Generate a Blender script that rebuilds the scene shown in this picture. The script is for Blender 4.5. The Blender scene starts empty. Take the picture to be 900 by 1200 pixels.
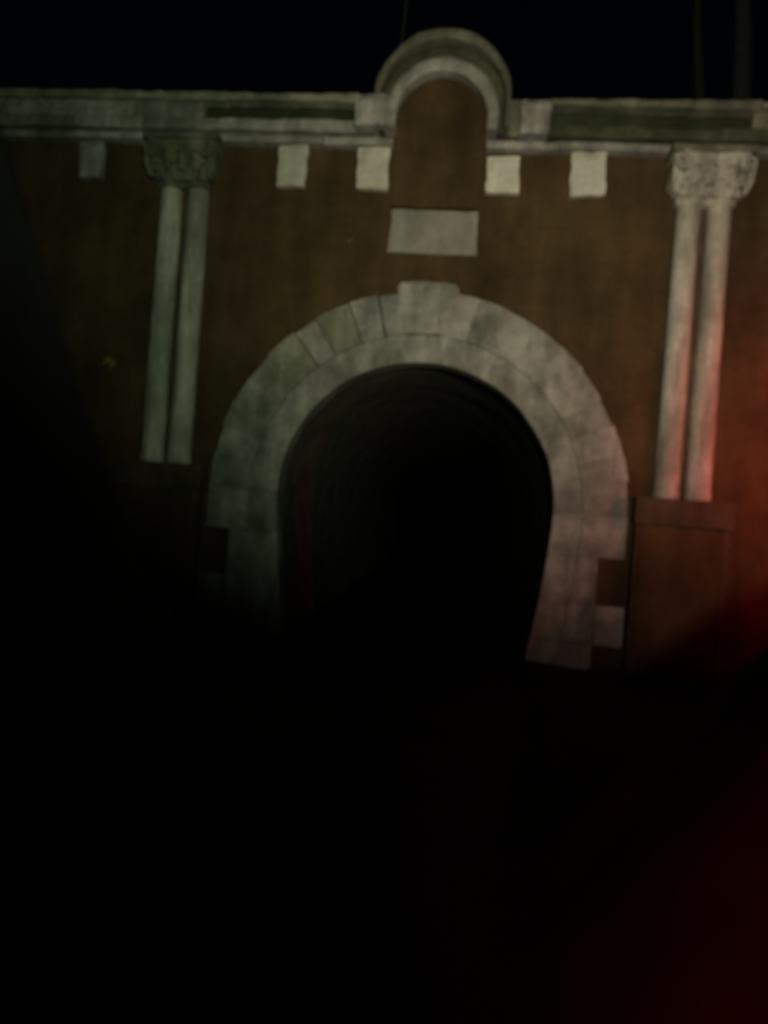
import bpy, bmesh, math, random
from mathutils import Vector, noise, Matrix

random.seed(7)
SC = bpy.context.scene
COL = SC.collection
R = math.radians

# ------------------------------------------------------------------ camera
CAM = Vector((0.770, -12.661, 2.469))
yaw, pitch, roll = R(-5.71), R(-0.27), R(4.39)
fwd = Vector((math.sin(yaw) * math.cos(pitch), math.cos(yaw) * math.cos(pitch), math.sin(pitch)))
rt = Vector((math.cos(yaw), -math.sin(yaw), 0))
up = rt.cross(fwd)
r2 = rt * math.cos(roll) + up * math.sin(roll)
u2 = up * math.cos(roll) - rt * math.sin(roll)
cd = bpy.data.cameras.new('camera')
cam = bpy.data.objects.new('camera', cd)
COL.objects.link(cam)
m3 = Matrix((r2, u2, -fwd)).transposed()
cam.matrix_world = Matrix.Translation(CAM) @ m3.to_4x4()
cd.sensor_fit = 'VERTICAL'
cd.sensor_height = 36
cd.sensor_width = 27
cd.lens = 36 * 830 / 1200
cd.clip_end = 1500
cd.dof.use_dof = True                      # the hand-held night shot is softly out of focus
cd.dof.focus_distance = 40.0
cd.dof.aperture_fstop = 0.19
SC.camera = cam

# ------------------------------------------------------------------ world, moon, lamp
w = bpy.data.worlds.new('World')
SC.world = w
w.use_nodes = True
nt = w.node_tree
sky = nt.nodes.new('ShaderNodeTexSky')
sky.sky_type = 'NISHITA'
sky.sun_disc = False
sky.sun_elevation = R(30)
sky.sun_rotation = R(200)
bg = nt.nodes['Background']
bg.inputs['Strength'].default_value = 0.0003
nt.links.new(sky.outputs[0], bg.inputs['Color'])

sd = bpy.data.lights.new('moon', 'SUN')
sd.energy = 0.002
sd.angle = R(0.5)
sd.color = (0.85, 0.92, 1.0)
so = bpy.data.objects.new('moon', sd)
so.rotation_euler = (R(60), 0, R(-20))
COL.objects.link(so)

# the vehicle's headlight, a little behind and above the camera, split in two:
# the second, warmer spot is added to tint the right side
for lx, aim, watts, colr, cone in ((1.5, (-0.6, 0, 9.7), 2150, (0.76, 1.0, 0.64), 80), (2.7, (4.7, 0, 8.8), 3000, (1.0, 0.71, 0.57), 83)):
    hl = bpy.data.lights.new('headlamp_or_tint', 'SPOT')
    hl.energy = watts
    hl.color = colr
    hl.spot_size = R(cone)
    hl.spot_blend = 1.0
    hl.shadow_soft_size = 0.16
    ho = bpy.data.objects.new('headlamp_or_tint', hl)
    ho.location = (lx, -13.3, 3.6)
    ho.rotation_euler = (Vector(aim) - ho.location).to_track_quat('-Z', 'Y').to_euler()
    COL.objects.link(ho)

SC.view_settings.view_transform = 'Standard'
SC.view_settings.look = 'None'
SC.view_settings.exposure = 0
SC.view_settings.gamma = 1


# ------------------------------------------------------------------ materials
def mat(name):
    m = bpy.data.materials.new(name)
    m.use_nodes = True
    t = m.node_tree
    b = t.nodes['Principled BSDF']
    return m, t, b


def N(t, typ, **kw):
    n = t.nodes.new(typ)
    for k, v in kw.items():
        setattr(n, k, v)
    return n


def ramp(t, src, stops):
    r = N(t, 'ShaderNodeValToRGB')
    els = r.color_ramp.elements
    while len(els) < len(stops):
        els.new(0.5)
    for e, (p, c) in zip(els, stops):
        e.position = p
        e.color = (c, c, c, 1) if isinstance(c, (int, float)) else (*c, 1)
    t.links.new(src, r.inputs[0])
    return r.outputs[0]


def mix(t, fac, a, b, mode='MIX'):
    n = N(t, 'ShaderNodeMix', data_type='RGBA', blend_type=mode)
    for sock, v in ((0, fac), (6, a), (7, b)):
        if hasattr(v, 'is_output'):
            t.links.new(v, n.inputs[sock])
        elif isinstance(v, tuple):
            n.inputs[sock].default_value = (*v, 1)
        else:
            n.inputs[sock].default_value = v
    return n.outputs[2]


def coords(t, scale=(1, 1, 1)):
    g = N(t, 'ShaderNodeNewGeometry')
    mp = N(t, 'ShaderNodeMapping')
    mp.inputs['Scale'].default_value = scale
    t.links.new(g.outputs['Position'], mp.inputs[0])
    return mp.outputs[0]


def noi(t, vec, scale, detail=5, rough=0.6):
    n = N(t, 'ShaderNodeTexNoise')
    n.inputs['Scale'].default_value = scale
    n.inputs['Detail'].default_value = detail
    n.inputs['Roughness'].default_value = rough
    t.links.new(vec, n.inputs['Vector'])
    return n.outputs[0]


def bump(t, b, h, strength, dist):
    n = N(t, 'ShaderNodeBump')
    n.inputs['Strength'].default_value = strength
    n.inputs['Distance'].default_value = dist
    t.links.new(h, n.inputs['Height'])
    t.links.new(n.outputs[0], b.inputs['Normal'])


def stone_mat(name, base, dark, moss, moss_amt, streak=0.6):
    m, t, b = mat(name)
    p = coords(t)
    ps = coords(t, (2.6, 2.6, 0.5))
    oi = N(t, 'ShaderNodeObjectInfo')
    tone = ramp(t, oi.outputs['Random'], [(0, 0.80), (1, 1.12)])
    blot = ramp(t, noi(t, p, 1.6, 6, 0.62), [(0.36, 0.0), (0.62, 1.0)])
    col = mix(t, blot, dark, base)
    st = ramp(t, noi(t, ps, 1.3, 5, 0.6), [(0.40, 0.45), (0.60, 1.0)])
    col = mix(t, streak, col, st, 'MULTIPLY')
    fine = ramp(t, noi(t, p, 14, 5, 0.7), [(0.3, 0.78), (0.7, 1.1)])
    col = mix(t, 0.8, col, fine, 'MULTIPLY')
    mo = ramp(t, noi(t, p, 0.9, 6, 0.65), [(0.5 - moss_amt * 0.2, 0.0), (0.72, 1.0)])
    mf = N(t, 'ShaderNodeMath', operation='MULTIPLY')
    mf.inputs[1].default_value = moss_amt
    t.links.new(mo, mf.inputs[0])
    col = mix(t, mf.outputs[0], col, moss)
    col = mix(t, 1.0, col, tone, 'MULTIPLY')
    t.links.new(col, b.inputs['Base Color'])
    b.inputs['Roughness'].default_value = 0.92
    b.inputs['Specular IOR Level'].default_value = 0.2
    bump(t, b, noi(t, p, 22, 6, 0.7), 0.6, 0.015)
    return m


M = {}
M['stone'] = stone_mat('weathered_sandstone', (0.40, 0.385, 0.35), (0.19, 0.185, 0.165), (0.085, 0.10, 0.055), 0.4, 0.65)
M['stone_pale'] = stone_mat('pale_sandstone', (0.66, 0.63, 0.55), (0.50, 0.48, 0.42), (0.24, 0.27, 0.15), 0.2, 0.3)
M['stone_plaque'] = stone_mat('plaque_stone', (0.33, 0.315, 0.28), (0.26, 0.25, 0.22), (0.14, 0.15, 0.09), 0.3, 0.4)
M['stone_shaft'] = stone_mat('shaft_stone', (0.56, 0.52, 0.46), (0.38, 0.355, 0.31), (0.15, 0.16, 0.10), 0.45, 0.85)
M['stone_mossy_or_dim'] = stone_mat('mossy_or_dimmed_stone', (0.22, 0.21, 0.165), (0.11, 0.11, 0.08), (0.06, 0.075, 0.03), 0.6, 0.7)
M['stone_brown'] = stone_mat('dark_brown_stone', (0.12, 0.085, 0.055), (0.07, 0.05, 0.033), (0.06, 0.05, 0.03), 0.4, 0.6)
M['stone_lichen'] = stone_mat('lichened_coping', (0.32, 0.31, 0.25), (0.17, 0.17, 0.12), (0.11, 0.13, 0.06), 0.5, 0.6)
M['stone_dark'] = stone_mat('blackened_stone', (0.095, 0.095, 0.06), (0.045, 0.047, 0.028), (0.04, 0.05, 0.02), 0.5, 0.6)
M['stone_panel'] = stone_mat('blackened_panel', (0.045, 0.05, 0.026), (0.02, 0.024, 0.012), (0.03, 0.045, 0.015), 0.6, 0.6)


def brick_mat(name, c1, c2, mort, soot):
    m, t, b = mat(name)
    g = N(t, 'ShaderNodeNewGeometry')
    sx = N(t, 'ShaderNodeSeparateXYZ')
    t.links.new(g.outputs['Position'], sx.inputs[0])
    cx = N(t, 'ShaderNodeCombineXYZ')
    ad = N(t, 'ShaderNodeMath', operation='ADD')
    t.links.new(sx.outputs[0], ad.inputs[0])
    t.links.new(sx.outputs[1], ad.inputs[1])
    t.links.new(ad.outputs[0], cx.inputs[0])
    t.links.new(sx.outputs[2], cx.inputs[1])
    br = N(t, 'ShaderNodeTexBrick')
    br.inputs['Scale'].default_value = 1.0
    br.inputs['Brick Width'].default_value = 0.225
    br.inputs['Row Height'].default_value = 0.075
    br.inputs['Mortar Size'].default_value = 0.005
    br.inputs['Mortar Smooth'].default_value = 0.3
    br.inputs['Color1'].default_value = (*c1, 1)
    br.inputs['Color2'].default_value = (*c2, 1)
    br.inputs['Mortar'].default_value = (*mort, 1)
    t.links.new(cx.outputs[0], br.inputs['Vector'])
    p = coords(t)
    ps = coords(t, (1.6, 1.6, 0.4))
    so_ = ramp(t, noi(t, p, 0.7, 6, 0.6), [(0.33, 0.45), (0.62, 1.08)])
    col = mix(t, soot, br.outputs['Color'], so_, 'MULTIPLY')
    st = ramp(t, noi(t, ps, 1.2, 5, 0.6), [(0.38, 0.6), (0.6, 1.0)])
    col = mix(t, 0.7, col, st, 'MULTIPLY')
    fi = ramp(t, noi(t, p, 30, 4, 0.7), [(0.3, 0.7), (0.7, 1.2)])
    col = mix(t, 0.7, col, fi, 'MULTIPLY')
    t.links.new(col, b.inputs['Base Color'])
    b.inputs['Roughness'].default_value = 0.95
    b.inputs['Specular IOR Level'].default_value = 0.15
    inv = N(t, 'ShaderNodeMath', operation='SUBTRACT')
    inv.inputs[0].default_value = 1.0
    t.links.new(br.outputs['Fac'], inv.inputs[1])
    bump(t, b, inv.outputs[0], 0.5, 0.004)
    return m


M['brick'] = brick_mat('brown_brick', (0.088, 0.056, 0.025), (0.077, 0.050, 0.022), (0.083, 0.058, 0.030), 0.8)


def simple(name, c, rough=0.9, sc=6, var=0.4, emis=None, es=0, metal=0, bd=0.03):
    m, t, b = mat(name)
    p = coords(t)
    v = ramp(t, noi(t, p, sc, 6, 0.65), [(0.3, 1 - var), (0.7, 1 + var * 0.5)])
    col = mix(t, 1.0, c, v, 'MULTIPLY')
    t.links.new(col, b.inputs['Base Color'])
    b.inputs['Roughness'].default_value = rough
    b.inputs['Metallic'].default_value = metal
    b.inputs['Specular IOR Level'].default_value = 0.2
    if emis:
        b.inputs['Emission Color'].default_value = (*emis, 1)
        b.inputs['Emission Strength'].default_value = es
    bump(t, b, noi(t, p, sc * 4, 6, 0.7), 0.5, bd)
    return m


M['soot'] = simple('sooty_lining', (0.105, 0.105, 0.085), sc=1.6, var=0.5, bd=0.02)
M['earth'] = simple('dark_earth', (0.020, 0.019, 0.017), sc=3)
M['bark'] = simple('bark', (0.018, 0.024, 0.020), sc=9)
M['leaf'] = simple('leaf', (0.04, 0.06, 0.025), sc=2)
M['fern'] = simple('fern_leaf', (0.20, 0.22, 0.08), sc=20, bd=0.001)
M['iron'] = simple('black_painted_iron', (0.02, 0.02, 0.02), rough=0.5, sc=10, bd=0.002)
ml, tl, bl = mat('red_lens')                     # clear red glass round the bulb, glowing a little
trn = N(tl, 'ShaderNodeBsdfTransparent')
trn.inputs[0].default_value = (1.0, 0.6, 0.5, 1)
emn = N(tl, 'ShaderNodeEmission')
emn.inputs[0].default_value = (1.0, 0.06, 0.03, 1)
emn.inputs[1].default_value = 2.0
mxn = N(tl, 'ShaderNodeMixShader')
mxn.inputs[0].default_value = 0.2
tl.links.new(trn.outputs[0], mxn.inputs[1])
tl.links.new(emn.outputs[0], mxn.inputs[2])
tl.links.new(mxn.outputs[0], tl.nodes['Material Output'].inputs['Surface'])
M['red_lens'] = ml


# ------------------------------------------------------------------ mesh helpers
def link(name, me, m, parent=None):
    o = bpy.data.objects.new(name, me)
    if m:
        me.materials.clear()
        me.materials.append(M[m])
    COL.objects.link(o)
    o.parent = parent
    return o


def from_bm(name, bm, m, parent=None, smooth=False):
    bmesh.ops.recalc_face_normals(bm, faces=bm.faces[:])
    me = bpy.data.meshes.new(name)
    bm.to_mesh(me)
    bm.free()
    if smooth:
        for p in me.polygons:
            p.use_smooth = True
    return link(name, me, m, parent)


def empty(name, loc=(0, 0, 0), parent=None):
    o = bpy.data.objects.new(name, None)
    o.location = loc
    o.empty_display_size = 0.3
    COL.objects.link(o)
    o.parent = parent
    return o


def tag(o, label, cat, group=None):
    o['label'] = label
    o['category'] = cat
    if group:
        o['group'] = group
    return o


def nz(p, s=1.0, seed=0.0):
    return noise.noise(Vector(p) * s + Vector((seed, seed * 1.7, seed * 0.3)))


def patch(bm, fn, nu, nv, yf, yb, rough=0.0, edge=0.02, seed=0.0):
    """closed block: front grid fn(u,v)->(x,z) at depth yf(u,v), rounded arrises, skirt back to yb"""
    V = []
    for j in range(nv + 1):
        row = []
        for i in range(nu + 1):
            u, v = i / nu, j / nv
            x, z = fn(u, v)
            y = yf(u, v) if callable(yf) else yf
            y += rough * (nz((x, y, z), 4.5, seed) + 0.5 * nz((x, y, z), 11, seed))
            if i in (0, nu) or j in (0, nv):
                y += edge
            row.append(bm.verts.new((x, y, z)))
        V.append(row)
    for j in range(nv):
        for i in range(nu):
            bm.faces.new((V[j][i], V[j][i + 1], V[j + 1][i + 1], V[j + 1][i]))
    ring = [V[0][i] for i in range(nu)] + [V[j][nu] for j in range(nv)] + \
           [V[nv][i] for i in range(nu, 0, -1)] + [V[j][0] for j in range(nv, 0, -1)]
    back = [bm.verts.new((q.co.x, yb, q.co.z)) for q in ring]
    n = len(ring)
    for k in range(n):
        bm.faces.new((ring[k], back[k], back[(k + 1) % n], ring[(k + 1) % n]))
    bm.faces.new(back)


def block(name, x0, x1, z0, z1, yf, yb, m, parent, rough=0.012, edge=0.015, skew=0.006):
    if z0 >= 9.0:
        z0, z1 = z0 - DROP, z1 - DROP
    bm = bmesh.new()
    j = [random.uniform(-skew, skew) for _ in range(8)]

    def fn(u, v):
        xa = x0 + j[0] + (j[1] - j[0]) * v
        xb = x1 + j[2] + (j[3] - j[2]) * v
        za = z0 + j[4] + (j[5] - j[4]) * u
        zb = z1 + j[6] + (j[7] - j[6]) * u
        # eroded arrises: the outline wanders a little
        e = 1.3 * skew
        return (xa + (xb - xa) * u + e * nz((x0, u * 3, v * 4)), za + (zb - za) * v + e * nz((u * 4, z0, v * 3)))
    nu = max(4, int((x1 - x0) / 0.11))
    nv = max(4, int((z1 - z0) / 0.11))
    patch(bm, fn, min(nu, 24), min(nv, 14), yf, yb, rough, edge, seed=random.uniform(0, 50))
    return from_bm(name, bm, m, parent)


# ------------------------------------------------------------------ the ground: cutting floor and its dark banks
def sstep(a, b, x):
    t = min(1, max(0, (x - a) / (b - a)))
    return t * t * (3 - 2 * t)


def interp(pts, x):
    if x <= pts[0][0]:
        return pts[0][1]
    for (a, za), (b, zb) in zip(pts, pts[1:]):
        if x <= b:
            return za + (zb - za) * (x - a) / (b - a)
    return pts[-1][1]


LEFT = [(-9, 7.6), (-6.2, 7.0), (-4.05, 6.3), (-3.51, 4.9), (-3.10, 3.85), (-2.80, 3.1), (-2.20, 2.0), (-1.79, 1.35), (-1.2, 0.55), (-0.5, 0.05), (0.0, 0.0)]
RIGHT = [(1.25, 0.0), (1.75, 0.55), (2.15, 1.05), (2.5, 1.52), (2.8, 1.88), (3.5, 2.35), (6.0, 4.0), (9.0, 6.0)]


def height(x, y):
    n = 0.16 * nz((x, y, 0), 0.9) + 0.05 * nz((x, y, 3), 2.7) + 0.02 * nz((x, y, 5), 7)
    far = sstep(7.6, 15.0, abs(x)) * 9.4
    if y > 0.7:
        return -0.02
    b = far
    side = LEFT if x < 1 else RIGHT
    # the spurs of the cutting that come close to the track well in front of the portal
    gl = sstep(-4.6, -6.2, y) * sstep(-16.0, -9.0, y) if x < 1 else sstep(-6.2, -7.9, y) * sstep(-10.2, -8.6, y)
    spur = interp(side, x)
    b = max(b, spur * gl)
    k = sstep(0.05, 0.6, b)
    flat = -0.03 + 0.35 * n
    return flat + b + n * k * 1.3


def axis(breaks):
    out = []
    for a, b, s in breaks:
        k = max(1, int(round((b - a) / s)))
        out += [a + (b - a) * i / k for i in range(k)]
    out.append(breaks[-1][1])
    return out


xs = axis([(-400, -60, 60), (-60, -16, 4), (-16, -8, 0.8), (-8, 8, 0.14), (8, 16, 0.8), (16, 60, 4), (60, 400, 60)])
ys = axis([(-400, -60, 60), (-60, -20, 4), (-20, -12, 0.6), (-12, 0.6, 0.14), (0.6, 1.0, 0.2), (1, 60, 8), (60, 400, 70)])
vs = [(x, y, height(x, y)) for y in ys for x in xs]
nx = len(xs)
fs = [(j * nx + i, j * nx + i + 1, (j + 1) * nx + i + 1, (j + 1) * nx + i) for j in range(len(ys) - 1) for i in range(nx - 1)]
me = bpy.data.meshes.new('ground')
me.from_pydata(vs, [], fs)
for p in me.polygons:
    p.use_smooth = True
g = link('ground', me, 'earth')
g['kind'] = 'structure'

# the hillside the tunnel goes under, held back by the portal wall
xs2 = axis([(-400, -60, 60), (-60, -16, 4), (-16, 16, 1.0), (16, 60, 4), (60, 400, 60)])
ys2 = axis([(0.9, 12, 1.0), (12, 60, 6), (60, 400, 60)])
vs = [(x, y, 9.2 + 0.12 * y * (1 if y < 60 else 60 / y) + 0.4 * nz((x, y, 1), 0.25) * sstep(1, 4, y)) for y in ys2 for x in xs2]
nx = len(xs2)
fs = [(j * nx + i, j * nx + i + 1, (j + 1) * nx + i + 1, (j + 1) * nx + i) for j in range(len(ys2) - 1) for i in range(nx - 1)]
nb = len(vs)
vs += [(x, 0.9, -0.5) for x in xs2 if abs(x) >= 13]          # face of the hill beyond the wall's ends
idx = [i for i, x in enumerate(xs2) if abs(x) >= 13]
for k in range(len(idx) - 1):
    if idx[k + 1] == idx[k] + 1:
        fs.append((idx[k], idx[k + 1], nb + k + 1, nb + k))
me = bpy.data.meshes.new('hill')
me.from_pydata(vs, [], fs)
h = link('hill', me, 'earth')
h['kind'] = 'structure'

# ------------------------------------------------------------------ the tunnel portal
portal = tag(empty('tunnel_portal'), 'brown brick tunnel portal with pale stone arch, twin-shaft pilasters and round-topped central gable', 'tunnel portal')
CZ, RI, RM, RO = 2.65, 2.50, 2.96, 3.72
TOP = 9.13
DROP = 0.12                     # the crowning courses all sit this much below their first setting-out
HALF = 13.5


def jamb_x(z):
    return RI - 0.30 * ((CZ - max(z, 0)) / CZ) ** 1.5


# brick facing: one wall with the opening left free
bm = bmesh.new()
RW = 3.22
xsW = [-HALF, -10, -8, -6, -4.6] + [-RW + RW * 2 * i / 64 for i in range(65)] + [4.6, 6, 8, 10, HALF]


def wbot(x):
    return -0.4 if abs(x) >= RW - 1e-6 else CZ + math.sqrt(max(0, RW * RW - x * x))


rows = []
for k, x in enumerate(xsW):
    zb = wbot(x)
    rows.append([bm.verts.new((x, y, z)) for (y, z) in ((0, zb), (0, TOP), (0.8, TOP), (0.8, zb))])
for a, b in zip(rows, rows[1:]):
    for i in range(4):
        bm.faces.new((a[i], b[i], b[(i + 1) % 4], a[(i + 1) % 4]))
# jambs of the rough opening below the springing
for s in (-1, 1):
    k = min(range(len(xsW)), key=lambda i: abs(xsW[i] - s * RW))
from_bm('brick_wall', bm, 'brick', portal)
# (the columns just inside +-RW reach from the springing up, so close the vertical reveal)
for s in (-1, 1):
    block('brick_reveal', min(s * 3.0, s * 3.20), max(s * 3.0, s * 3.20), -0.4, 2.70, 0.10, 0.78, 'soot', portal, rough=0.0)

# outer ring of voussoirs
NV = 19
key_half = 0.088
for s in (-1, 1):
    edges = [key_half * 1.0]
    tot = math.pi / 2 - key_half
    wts = [random.uniform(0.85, 1.2) for _ in range(10)]
    acc = key_half
    cuts = [acc]
    for q in wts:
        acc += tot * q / sum(wts)
        cuts.append(acc)
    for i, (a0, a1) in enumerate(zip(cuts, cuts[1:])):
        gap = 0.0007
        if s < 0 and i in (0, 1, 3):
            gap = 0.0065                        # joints that have lost their mortar
        ro = RO + random.uniform(-0.035, 0.035)
        bm = bmesh.new()

        def fn(u, v, a0=a0 + gap * 0.6, a1=a1 - gap, ro=ro, s=s):
            a = a0 + (a1 - a0) * u
            r = RM + 0.006 + (ro - RM) * v
            return (s * r * math.sin(a), CZ + r * math.cos(a))
        patch(bm, fn, 7, 9, -0.075 + random.uniform(-0.012, 0.012), 0.5, 0.03, 0.008, seed=i * 3.1 + s * 20)
        from_bm('voussoir', bm, 'stone_lichen' if s < 0 and i in (2, 4, 5) else 'stone', portal)
    # inner ring, a splayed band between the voussoirs and the opening
    n2 = 11
    for i in range(n2):
        a0 = math.pi / 2 * i / n2
        a1 = math.pi / 2 * (i + 1) / n2
        bm = bmesh.new()

        def fn(u, v, a0=a0 + 0.0003, a1=a1 - 0.0003, s=s):
            a = a0 + (a1 - a0) * u
            r = RI + (RM - RI) * v
            r += 0.02 * nz((math.sin(a) * 3 * s, math.cos(a) * 3, 0)) * (1 - v)
            return (s * r * math.sin(a), CZ + r * math.cos(a))
        patch(bm, fn, 5, 5, lambda u, v: 0.10 - 0.13 * v, 0.55, 0.012, 0.001, seed=i + 60)
        from_bm('inner_voussoir', bm, 'stone', portal)

bm = bmesh.new()
patch(bm, lambda u, v: ((-1 + 2 * u) * (0.47 + 0.08 * v) * (1 - 0.10 * sstep(0.9, 1.0, v)) - 0.0, 5.62 + 0.92 * v - 0.035 * abs(2 * u - 1) ** 3 * v),
      9, 10, -0.115, 0.5, 0.03, 0.02, seed=5)
from_bm('keystone', bm, 'stone', portal)

# jamb stones: inner blocks that follow the horseshoe, outer blocks long and short in turn
courses = [(-0.25, 0.37, 3.30), (0.37, 1.07, 3.30), (1.07, 1.90, 3.30), (1.90, 2.65, 3.74)]
for s in (-1, 1):
    for i, (z0, z1, xo) in enumerate(courses):
        bm = bmesh.new()

        def fn(u, v, z0=z0 + 0.004, z1=z1 - 0.004, s=s):
            z = z0 + (z1 - z0) * v
            a = jamb_x(z)
            b = a + 0.49
            return (s * (a + (b - a) * u), z)
        patch(bm, fn, 5, 7, lambda u, v: 0.10 - 0.13 * u, 0.55, 0.012, 0.001, seed=i + 80 * s)
        from_bm('jamb_stone', bm, 'stone', portal)
        bm = bmesh.new()

        def fn2(u, v, z0=z0 + 0.004, z1=z1 - 0.004, s=s, xo=xo):
            z = z0 + (z1 - z0) * v
            a = jamb_x(z) + 0.496
            return (s * (a + (xo - a) * u), z)
        patch(bm, fn2, 7, 7, -0.07, 0.5, 0.022, 0.02, seed=i + 33 * s)
        from_bm('jamb_stone', bm, 'stone', portal)
    x0, x1 = sorted((s * 3.315, s * 3.80))
    block('quoin_stone', x0, x1, 0.38, 1.07, -0.08, 0.3, 'stone' if s > 0 else 'stone_mossy_or_dim', portal, rough=0.02)  # left quoin darkened in colour for the light fading low down

# tunnel lining: a sooty barrel bending away to the left under the hill
prof = []
for i in range(9):
    z = -0.3 + (CZ + 0.3) * i / 8
    prof.append((jamb_x(z) + 0.05, z))
for i in range(1, 25):
    a = math.pi / 2 * (1 - i / 24)
    prof.append(((RI + 0.05) * math.cos(math.pi / 2 - a) if False else (RI + 0.05) * math.sin(a), CZ + (RI + 0.05) * math.cos(a)))
full = prof + [(-x, z) for x, z in reversed(prof[:-1])]
bm = bmesh.new()
prev = None
path = [0.5 + 0.4 * i for i in range(20)] + [9 + 3 * i for i in range(54)]
for k, y in enumerate(path):
    off = -0.0010 * max(0, y - 8) ** 2
    cur = []
    for (x, z) in full:
        d = 0.03 * nz((x, y, z), 0.7)
        rr = 1 + d / 2.5
        cur.append(bm.verts.new((x * rr + off, y, (z - 1.5) * rr + 1.5)))
    if prev:
        for i in range(len(full) - 1):
            bm.faces.new((prev[i], prev[i + 1], cur[i + 1], cur[i]))
    prev = cur
from_bm('tunnel_lining', bm, 'soot', portal, smooth=True)

# stone plaque over the arch
block('plaque', -0.78, 0.78, 7.06, 7.82, -0.09, 0.2, 'stone_plaque', portal, rough=0.01, skew=0.025)

# projecting brick panel with a rounded head, running up into the gable
PR, PZ = 0.79, 9.36
bm = bmesh.new()
out = [(-PR, 7.86)] + [(-PR * math.cos(math.pi * i / 24), PZ + PR * math.sin(math.pi * i / 24)) for i in range(25)] + [(PR, 7.86)]
fr = [bm.verts.new((x, -0.10, z)) for x, z in out]
bk = [bm.verts.new((x, 0.4, z)) for x, z in out]
bm.faces.new(fr)
bm.faces.new(bk)
for i in range(len(out)):
    j = (i + 1) % len(out)
    bm.faces.new((fr[i], fr[j], bk[j], bk[i]))
from_bm('central_panel', bm, 'brick', portal)

# stone archivolt of the gable, three mouldings from the panel outwards
gable = empty('gable', (0, 0, 0), portal)


def gring(name, ra, ca, rb, cb, yf, yb, m, z0, seed, edge=0.025):
    ca, cb, z0 = ca - DROP, cb - DROP, z0 - DROP
    bm = bmesh.new()

    def fn(u, v):
        r = ra + (rb - ra) * v + 0.03 * v * nz((u * 9, seed, 0))
        c = ca + (cb - ca) * v
        leg = c - z0
        L = 2 * leg + math.pi * r
        s_ = u * L
        if s_ < leg:
            return (-r, z0 + s_)
        if s_ > leg + math.pi * r:
            return (r, z0 + (L - s_))
        a = (s_ - leg) / r
        return (-r * math.cos(a), c + r * math.sin(a))
    patch(bm, fn, 56, 4, yf, yb, 0.02, edge, seed)
    return from_bm(name, bm, m, gable)


gring('archivolt', 0.795, 9.48, 0.985, 9.52, -0.34, 0.42, 'stone', 9.28, 3)
gring('archivolt_moulding', 0.99, 9.52, 1.09, 9.70, -0.22, 0.42, 'stone_dark', 9.28, 9)
gring('hood_mould', 1.095, 9.70, 1.18, 9.80, -0.40, 0.42, 'stone_mossy_or_dim', 9.28, 14)

# base blocks of the gable
block('gable_shoulder', -1.50, -0.80, 9.26, 9.80, -0.43, 0.4, 'stone', gable, rough=0.04, edge=0.07, skew=0.03)
block('gable_shoulder', 1.40, 1.86, 9.26, 9.87, -0.26, 0.4, 'stone', gable, rough=0.04, edge=0.06, skew=0.03)
block('gable_shoulder', 1.19, 1.39, 9.26, 9.90, -0.14, 0.4, 'stone_mossy_or_dim', gable)

# string course: stones under the parapet, broken by the central panel
def run(name, x0, x1, step, z0, z1, yf, yb, m, parent, **kw):
    n = max(1, round((x1 - x0) / step))
    for i in range(n):
        a = x0 + (x1 - x0) * i / n
        b = x0 + (x1 - x0) * (i + 1) / n
        block(name, a + 0.003, b - 0.003, z0, z1, yf + random.uniform(-0.012, 0.012), yb, m, parent, **kw)


for (a, b) in ((-HALF, -0.81), (0.81, HALF)):
    run('string_course_stone', a, b, 1.25, 9.02, 9.15, -0.20, 0.3, 'stone', portal, rough=0.02, skew=0.012)
# parapet: plinth, panels between dies, coping
for (a, b) in ((-HALF, -1.51), (1.87, HALF)):
    run('parapet_plinth_stone', a, b, 1.4, 9.26, 9.46, -0.16, 0.5, 'stone' if a < 0 else 'stone_dark', portal, rough=0.025, skew=0.015)
    run('coping_stone', a, b, 1.15, 9.76, 9.89, -0.24, 0.55, 'stone_mossy_or_dim' if a > 0 else 'stone_lichen', portal, rough=0.03, skew=0.02)
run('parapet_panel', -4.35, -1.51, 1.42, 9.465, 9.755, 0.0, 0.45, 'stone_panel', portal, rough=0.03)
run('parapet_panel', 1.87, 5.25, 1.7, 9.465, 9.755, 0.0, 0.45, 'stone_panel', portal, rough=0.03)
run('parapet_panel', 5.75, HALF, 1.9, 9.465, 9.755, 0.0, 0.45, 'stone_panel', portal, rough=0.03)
block('parapet_die', 5.255, 5.745, 9.465, 9.755, -0.18, 0.45, 'stone_mossy_or_dim', portal, rough=0.03)
run('parapet_die', -HALF, -4.36, 1.3, 9.465, 9.755, -0.14, 0.45, 'stone', portal, rough=0.03, skew=0.02)
block('cornice_core', -HALF, HALF, 9.16, 9.25, 0.02, 0.6, 'stone_mossy_or_dim', portal, rough=0.0)

# small pale corbel blocks below the string course
for (x, w_, z0, z1, m) in ((-6.45, 0.46, 8.22, 8.86, 'stone'), (-2.62, 0.50, 8.17, 8.89, 'stone_pale'), (-1.15, 0.54, 8.16, 8.89, 'stone_pale'),
                           (1.15, 0.55, 8.16, 8.78, 'stone_pale'), (2.62, 0.58, 8.16, 8.89, 'stone_pale'), (6.45, 0.5, 8.2, 8.89, 'stone')):
    block('corbel', x - w_ / 2, x + w_ / 2, z0, z1, -0.15, 0.2, m, portal, rough=0.02, skew=0.026, edge=0.035)


# twin-shaft pilasters on pedestals
def loft(bm, secs, cap=True):
    prev = None
    for sec in secs:
        cur = [bm.verts.new(p) for p in sec]
        if prev:
            n = len(cur)
            for i in range(n):
                bm.faces.new((prev[i], prev[(i + 1) % n], cur[(i + 1) % n], cur[i]))
        elif cap:
            bm.faces.new(cur)
        prev = cur
    if cap:
        bm.faces.new(prev)


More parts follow.
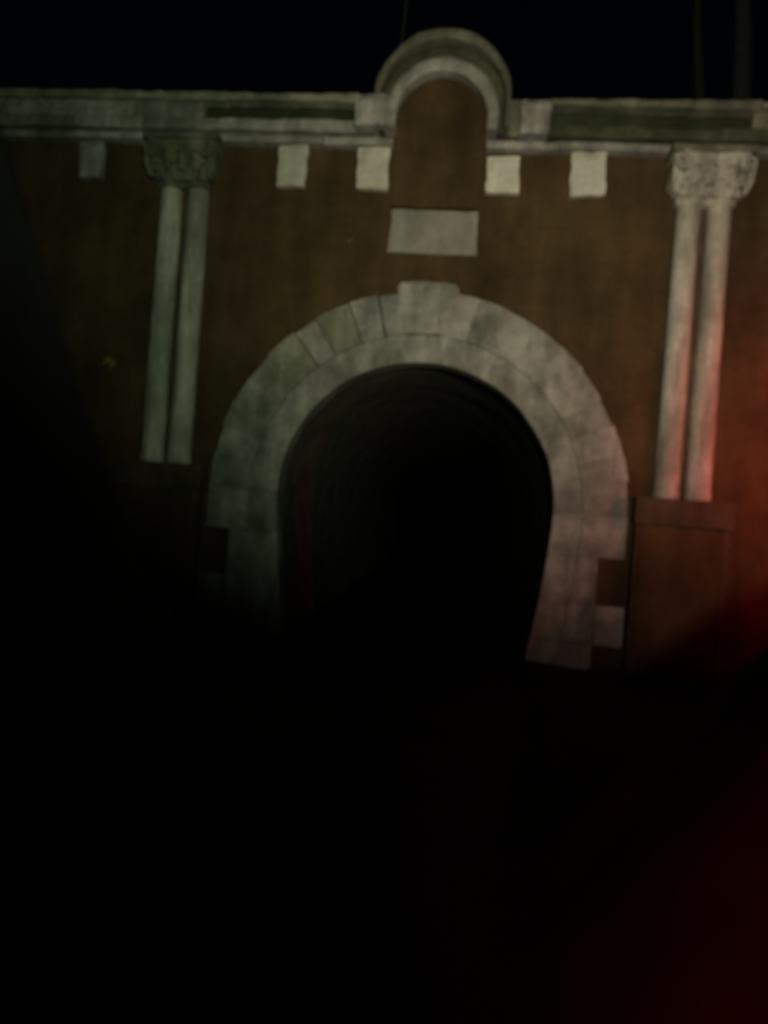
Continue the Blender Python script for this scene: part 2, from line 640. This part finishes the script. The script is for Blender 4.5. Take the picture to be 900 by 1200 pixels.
def pilaster(xc, capmat):
    p = empty('pilaster', (xc, 0, 0), portal)
    # backing strip in the groove between the shafts
    b = block('backing_strip', -0.44, 0.44, 3.02, 8.20, -0.06, 0.15, 'stone_brown', p, rough=0.004)  # darker brown than the shafts beside it
    for s in (-1, 1):
        bm = bmesh.new()
        secs = []
        nzc = 60
        for k in range(nzc + 1):
            z = 3.0 + 5.2 * k / nzc
            t = k / nzc
            r = 0.213 - 0.018 * t
            if k < 2:
                r += 0.012
            sec = []
            for i in range(17):
                a = math.pi * i / 16
                rr = r * (1 + 0.035 * nz((s + xc, z * 0.7, a), 2.0) + 0.02 * nz((s * 3 + xc, z * 3, a * 2), 2.0))
                sec.append((s * (0.262 - 0.008 * t) - rr * math.cos(a), -0.05 - 1.05 * rr * math.sin(a), z))
            sec.append((s * 0.26 + r * 0.8, 0.1, z))
            sec.append((s * 0.26 - r * 0.8, 0.1, z))
            secs.append(sec)
        loft(bm, secs)
        from_bm('shaft', bm, 'stone_shaft', p, smooth=True)
    # capital: flaring bell of leaves, corner volutes, abacus
    bm = bmesh.new()
    secs = []
    for (z, hw, d) in ((8.12, 0.46, 0.30), (8.18, 0.50, 0.33), (8.22, 0.50, 0.33), (8.24, 0.46, 0.29), (8.45, 0.48, 0.32), (8.65, 0.53, 0.38), (8.82, 0.60, 0.46), (8.88, 0.63, 0.48)):
        sec = [(-hw, 0.1, z)]
        for i in range(13):
            t = i / 12 * 2 - 1
            cx_ = t * hw
            # two lobes, one over each shaft, with a hollow between
            dep = d * (0.80 + 0.2 * math.cos(t * math.pi * 2 - math.pi)) if z < 8.7 else d
            if i in (0, 12):
                dep *= 0.8
            sec.append((cx_, -dep, z))
        sec.append((hw, 0.1, z))
        secs.append(sec)
    loft(bm, secs)
    # leaves
    for row, (zb, hgt, offs) in enumerate(((8.23, 0.30, (-0.36, -0.12, 0.12, 0.36)), (8.40, 0.36, (-0.46, -0.24, 0.0, 0.24, 0.46)))):
        for lx in offs:
            ls = []
            for k in range(7):
                t = k / 6
                wv = 0.105 * (1 - 0.55 * t ** 2) * (1 + 0.18 * math.sin(t * 9))
                z = zb + hgt * (t if t < 0.8 else 0.8 - (t - 0.8) * 0.5)
                y = -(0.31 + 0.06 * row + 0.14 * t * t)
                xo = lx * (1 + 0.22 * t)
                ls.append([(xo - wv, y + 0.03, z), (xo, y - 0.02, z), (xo + wv, y + 0.03, z), (xo + wv * 0.8, y + 0.09, z), (xo - wv * 0.8, y + 0.09, z)])
            loft(bm, ls)
    # corner volutes
    for s in (-1, 1):
        ls = []
        for k in range(26):
            t = k / 25
            a = math.pi * 0.5 + t * math.pi * 3.2
            rr = 0.15 * (1 - 0.78 * t)
            px = s * (0.53 + rr * math.cos(a))
            pz = 8.70 + rr * math.sin(a)
            th = 0.035 * (1 - 0.4 * t)
            dx, dz = s * math.cos(a), math.sin(a)
            ls.append([(px - dx * th, -0.54, pz - dz * th), (px + dx * th, -0.54, pz + dz * th), (px + dx * th, -0.05, pz + dz * th), (px - dx * th, -0.05, pz - dz * th)])
        loft(bm, ls)
        # the stem that drops below the scroll
        loft(bm, [[(s * 0.60 - 0.06, -0.50, 8.72), (s * 0.60 + 0.06, -0.50, 8.72), (s * 0.60 + 0.06, -0.1, 8.72), (s * 0.60 - 0.06, -0.1, 8.72)],
                  [(s * 0.60 - 0.055, -0.44, 8.42), (s * 0.60 + 0.055, -0.44, 8.42), (s * 0.60 + 0.055, -0.1, 8.42), (s * 0.60 - 0.055, -0.1, 8.42)],
                  [(s * 0.53 - 0.04, -0.36, 8.26), (s * 0.53 + 0.04, -0.36, 8.26), (s * 0.53 + 0.04, -0.1, 8.26), (s * 0.53 - 0.04, -0.1, 8.26)]])
    for v in bm.verts:
        v.co.x += 0.03 * nz(v.co, 5, xc)
        v.co.y += 0.035 * nz(v.co, 5, xc + 9)
        v.co.z += 0.02 * nz(v.co, 5, xc + 5) - 0.11
    from_bm('capital', bm, capmat, p)
    block('abacus', -0.68, 0.68, 8.775, 8.895, -0.52, 0.1, 'stone_mossy_or_dim', p, rough=0.02)
    # pedestal
    block('pedestal_cap', -0.80, 0.80, 2.55, 2.995, -0.36, 0.1, 'stone_brown', p, rough=0.02)
    block('pedestal', -0.70, 0.70, -0.3, 2.545, -0.24, 0.1, 'brick', p, rough=0.0, edge=0.0, skew=0.0)
    for s in (-1, 1):
        x0, x1 = sorted((s * 0.705, s * 0.755))
        block('pedestal_edge', x0, x1, -0.3, 2.54, -0.255, 0.1, 'stone_brown', p, rough=0.01)
    return p


pl = pilaster(-4.6, 'stone_mossy_or_dim')
pr_ = pilaster(4.6, 'stone_shaft')


# ------------------------------------------------------------------ trees on the hill behind the parapet
def tree(x, y, hgt, r0, lean, label, crown_z, seed, crown_r):
    rnd = random.Random(seed)
    zb = 9.2 + 0.12 * y
    root = tag(empty('tree', (x, y, zb)), label, 'tree', None)
    bm = bmesh.new()

    def limb(p0, p1, ra, rb, n=10, wob=0.12):
        secs = []
        for k in range(n + 1):
            t = k / n
            p = p0.lerp(p1, t) + Vector((nz((seed, t * 3, 0)), nz((seed, t * 3, 7)), 0)) * wob * math.sin(t * math.pi)
            r = ra + (rb - ra) * t
            if ra > 0.1 and k == 0:
                r *= 1.35
            secs.append([(p.x + r * math.cos(a) * (1 + 0.12 * math.sin(3 * a + seed)), p.y + r * math.sin(a), p.z) for a in [2 * math.pi * i / 10 for i in range(10)]])
        loft(bm, secs)
    topp = Vector((lean * hgt, 0, hgt))
    limb(Vector((0, 0, -0.4)), topp, r0, r0 * 0.25, 16, 0.3)
    tips = []
    for i in range(9):
        t = rnd.uniform(crown_z / hgt, 0.97)
        a = rnd.uniform(0, 6.28)
        p0 = Vector((lean * hgt * t, 0, hgt * t))
        L = crown_r * rnd.uniform(0.6, 1.0)
        p1 = p0 + Vector((math.cos(a) * L, math.sin(a) * L, L * rnd.uniform(0.25, 0.7)))
        limb(p0, p1, r0 * 0.28, 0.02, 6)
        tips += [p0.lerp(p1, q) for q in (0.5, 0.75, 1.0)]
    from_bm('trunk', bm, 'bark', root, smooth=True)
    bm = bmesh.new()
    for tp in tips + [topp, topp + Vector((0, 0, 0.6))]:
        cr = rnd.uniform(0.7, 1.2)
        for _ in range(170):
            d = Vector((rnd.gauss(0, 1), rnd.gauss(0, 1), rnd.gauss(0, 0.8))) * cr * 0.45
            c = tp + d
            u = Vector((rnd.gauss(0, 1), rnd.gauss(0, 1), rnd.gauss(0, 1))).normalized()
            v = u.orthogonal().normalized()
            s_ = rnd.uniform(0.05, 0.11)
            bm.faces.new([bm.verts.new(q) for q in (c - u * s_, c + v * s_ * 0.5, c + u * s_, c - v * s_ * 0.5)])
    from_bm('crown', bm, 'leaf', root)
    return root


tree(6.97, 5.0, 13.0, 0.27, -0.05, 'tall bare trunk rising behind the parapet at the far right edge', 8.2, 3, 2.6)
tree(6.85, 8.0, 14.0, 0.19, -0.03, 'thin dim trunk behind the parapet, left of the brighter trunk', 10.0, 5, 2.4)
tree(-1.75, 6.5, 13.0, 0.09, 0.01, 'faint thin sapling trunk behind the left of the round gable', 9.0, 8, 1.6)


# ------------------------------------------------------------------ hooded red lamps just past the picture's right edge
def ring_y(zs, n=20):
    return [[(r * math.cos(2 * math.pi * i / n), y, r * math.sin(2 * math.pi * i / n)) for i in range(n)] for y, r in zs]


def red_lamp(name, x, y, zl, aim, cone, watts, label, size):
    z0 = height(x, y) - 0.1
    o = tag(empty(name, (x, y, z0)), label, 'signal lamp')
    h_ = zl - z0
    bm = bmesh.new()
    loft(bm, [[(r * math.cos(2 * math.pi * i / 14), r * math.sin(2 * math.pi * i / 14), z) for i in range(14)]
              for z, r in ((0, 0.11), (0.06, 0.11), (0.08, 0.05), (h_ - size * 1.3, 0.04))])
    from_bm('post', bm, 'iron', o)
    q = (Vector(aim) - Vector((x, y, zl))).to_track_quat('Y', 'Z').to_matrix().to_4x4()
    T = Matrix.Translation((0, 0, h_)) @ q

    def add(nm, secs, m, smooth=False):
        b_ = bmesh.new()
        loft(b_, secs)
        bmesh.ops.transform(b_, matrix=T, verts=b_.verts[:])
        return from_bm(nm, b_, m, o, smooth)
    add('housing', ring_y([(-2.2 * size, size * 0.5), (-2.0 * size, size * 1.15), (0, size * 1.3), (0.02, size * 1.3)]), 'iron')
    add('lens', ring_y([(0.022, size), (0.022 + size * 0.25, size * 0.85), (0.022 + size * 0.4, size * 0.4)]), 'red_lens', True)
    # hood: a half tube over the lens
    n = 14
    secs = []
    for yy in (0.024, size * 1.6):
        o_ = [(size * 1.28 * math.cos(math.pi * i / n), yy, size * 1.28 * math.sin(math.pi * i / n)) for i in range(n + 1)]
        i_ = [(size * 1.2 * math.cos(math.pi * i / n), yy, size * 1.2 * math.sin(math.pi * i / n)) for i in range(n, -1, -1)]
        secs.append(o_ + i_)
    add('hood', secs, 'iron')
    ld = bpy.data.lights.new('red_bulb', 'SPOT')
    ld.energy = watts
    ld.color = (1.0, 0.045, 0.03)
    ld.spot_size = R(cone)
    ld.spot_blend = 1.0
    ld.shadow_soft_size = size * 0.8
    lo = bpy.data.objects.new('red_bulb', ld)
    lo.parent = o
    d = (Vector(aim) - Vector((x, y, zl))).normalized()
    lo.location = Vector((0, 0, h_)) + d * (0.03 + size * 1.7)
    lo.rotation_euler = d.to_track_quat('-Z', 'Y').to_euler()
    COL.objects.link(lo)
    return o


red_lamp('signal_lamp', 7.6, -3.6, 4.0, (6.7, 0, 4.0), 110, 500, 'hooded red signal lamp on a black post facing the right end of the portal', 0.11)
red_lamp('marker_lamp', 1.6, -14.2, 1.3, (2.75, -8.6, 0.5), 50, 330, 'low hooded red lamp on a short post facing the right bank', 0.06)


# ------------------------------------------------------------------ small plants rooted in the masonry
def tuft(x, z, yf, n, size, seed, label):
    rnd = random.Random(seed)
    o = tag(empty('wall_plant', (x, yf, z)), label, 'plant')
    for k in range(n):
        bm = bmesh.new()
        a = rnd.uniform(-1.1, 1.1)
        L = size * rnd.uniform(0.6, 1.1)
        rise = rnd.uniform(-0.2, 1.0)
        prev = None
        for i in range(6):
            t = i / 5
            c = Vector((math.sin(a) * L * t * 0.6, -L * t * 0.7, L * (rise * t - 0.9 * t * t)))
            wv = 0.16 * L * math.sin(math.pi * (0.12 + 0.86 * t))
            cur = [bm.verts.new(c + Vector((-wv, 0, 0))), bm.verts.new(c + Vector((0, -0.01, 0.012))), bm.verts.new(c + Vector((wv, 0, 0)))]
            if prev:
                bm.faces.new((prev[0], prev[1], cur[1], cur[0]))
                bm.faces.new((prev[1], prev[2], cur[2], cur[1]))
            prev = cur
        from_bm('leaf', bm, 'fern', o)
    return o


tuft(-5.78, 4.85, -0.01, 7, 0.22, 1, 'small pale plant on the brick left of the left pilaster')
tuft(-3.05, 1.12, -0.06, 7, 0.26, 2, 'small yellow-green plant on the foot of the left side of the arch')
tuft(-1.47, 7.25, -0.01, 5, 0.13, 4, 'tiny plant on the brick left of the plaque')
tuft(-3.35, 9.70, -0.23, 8, 0.13, 6, 'tiny plant on the parapet coping above the outer left corbel')
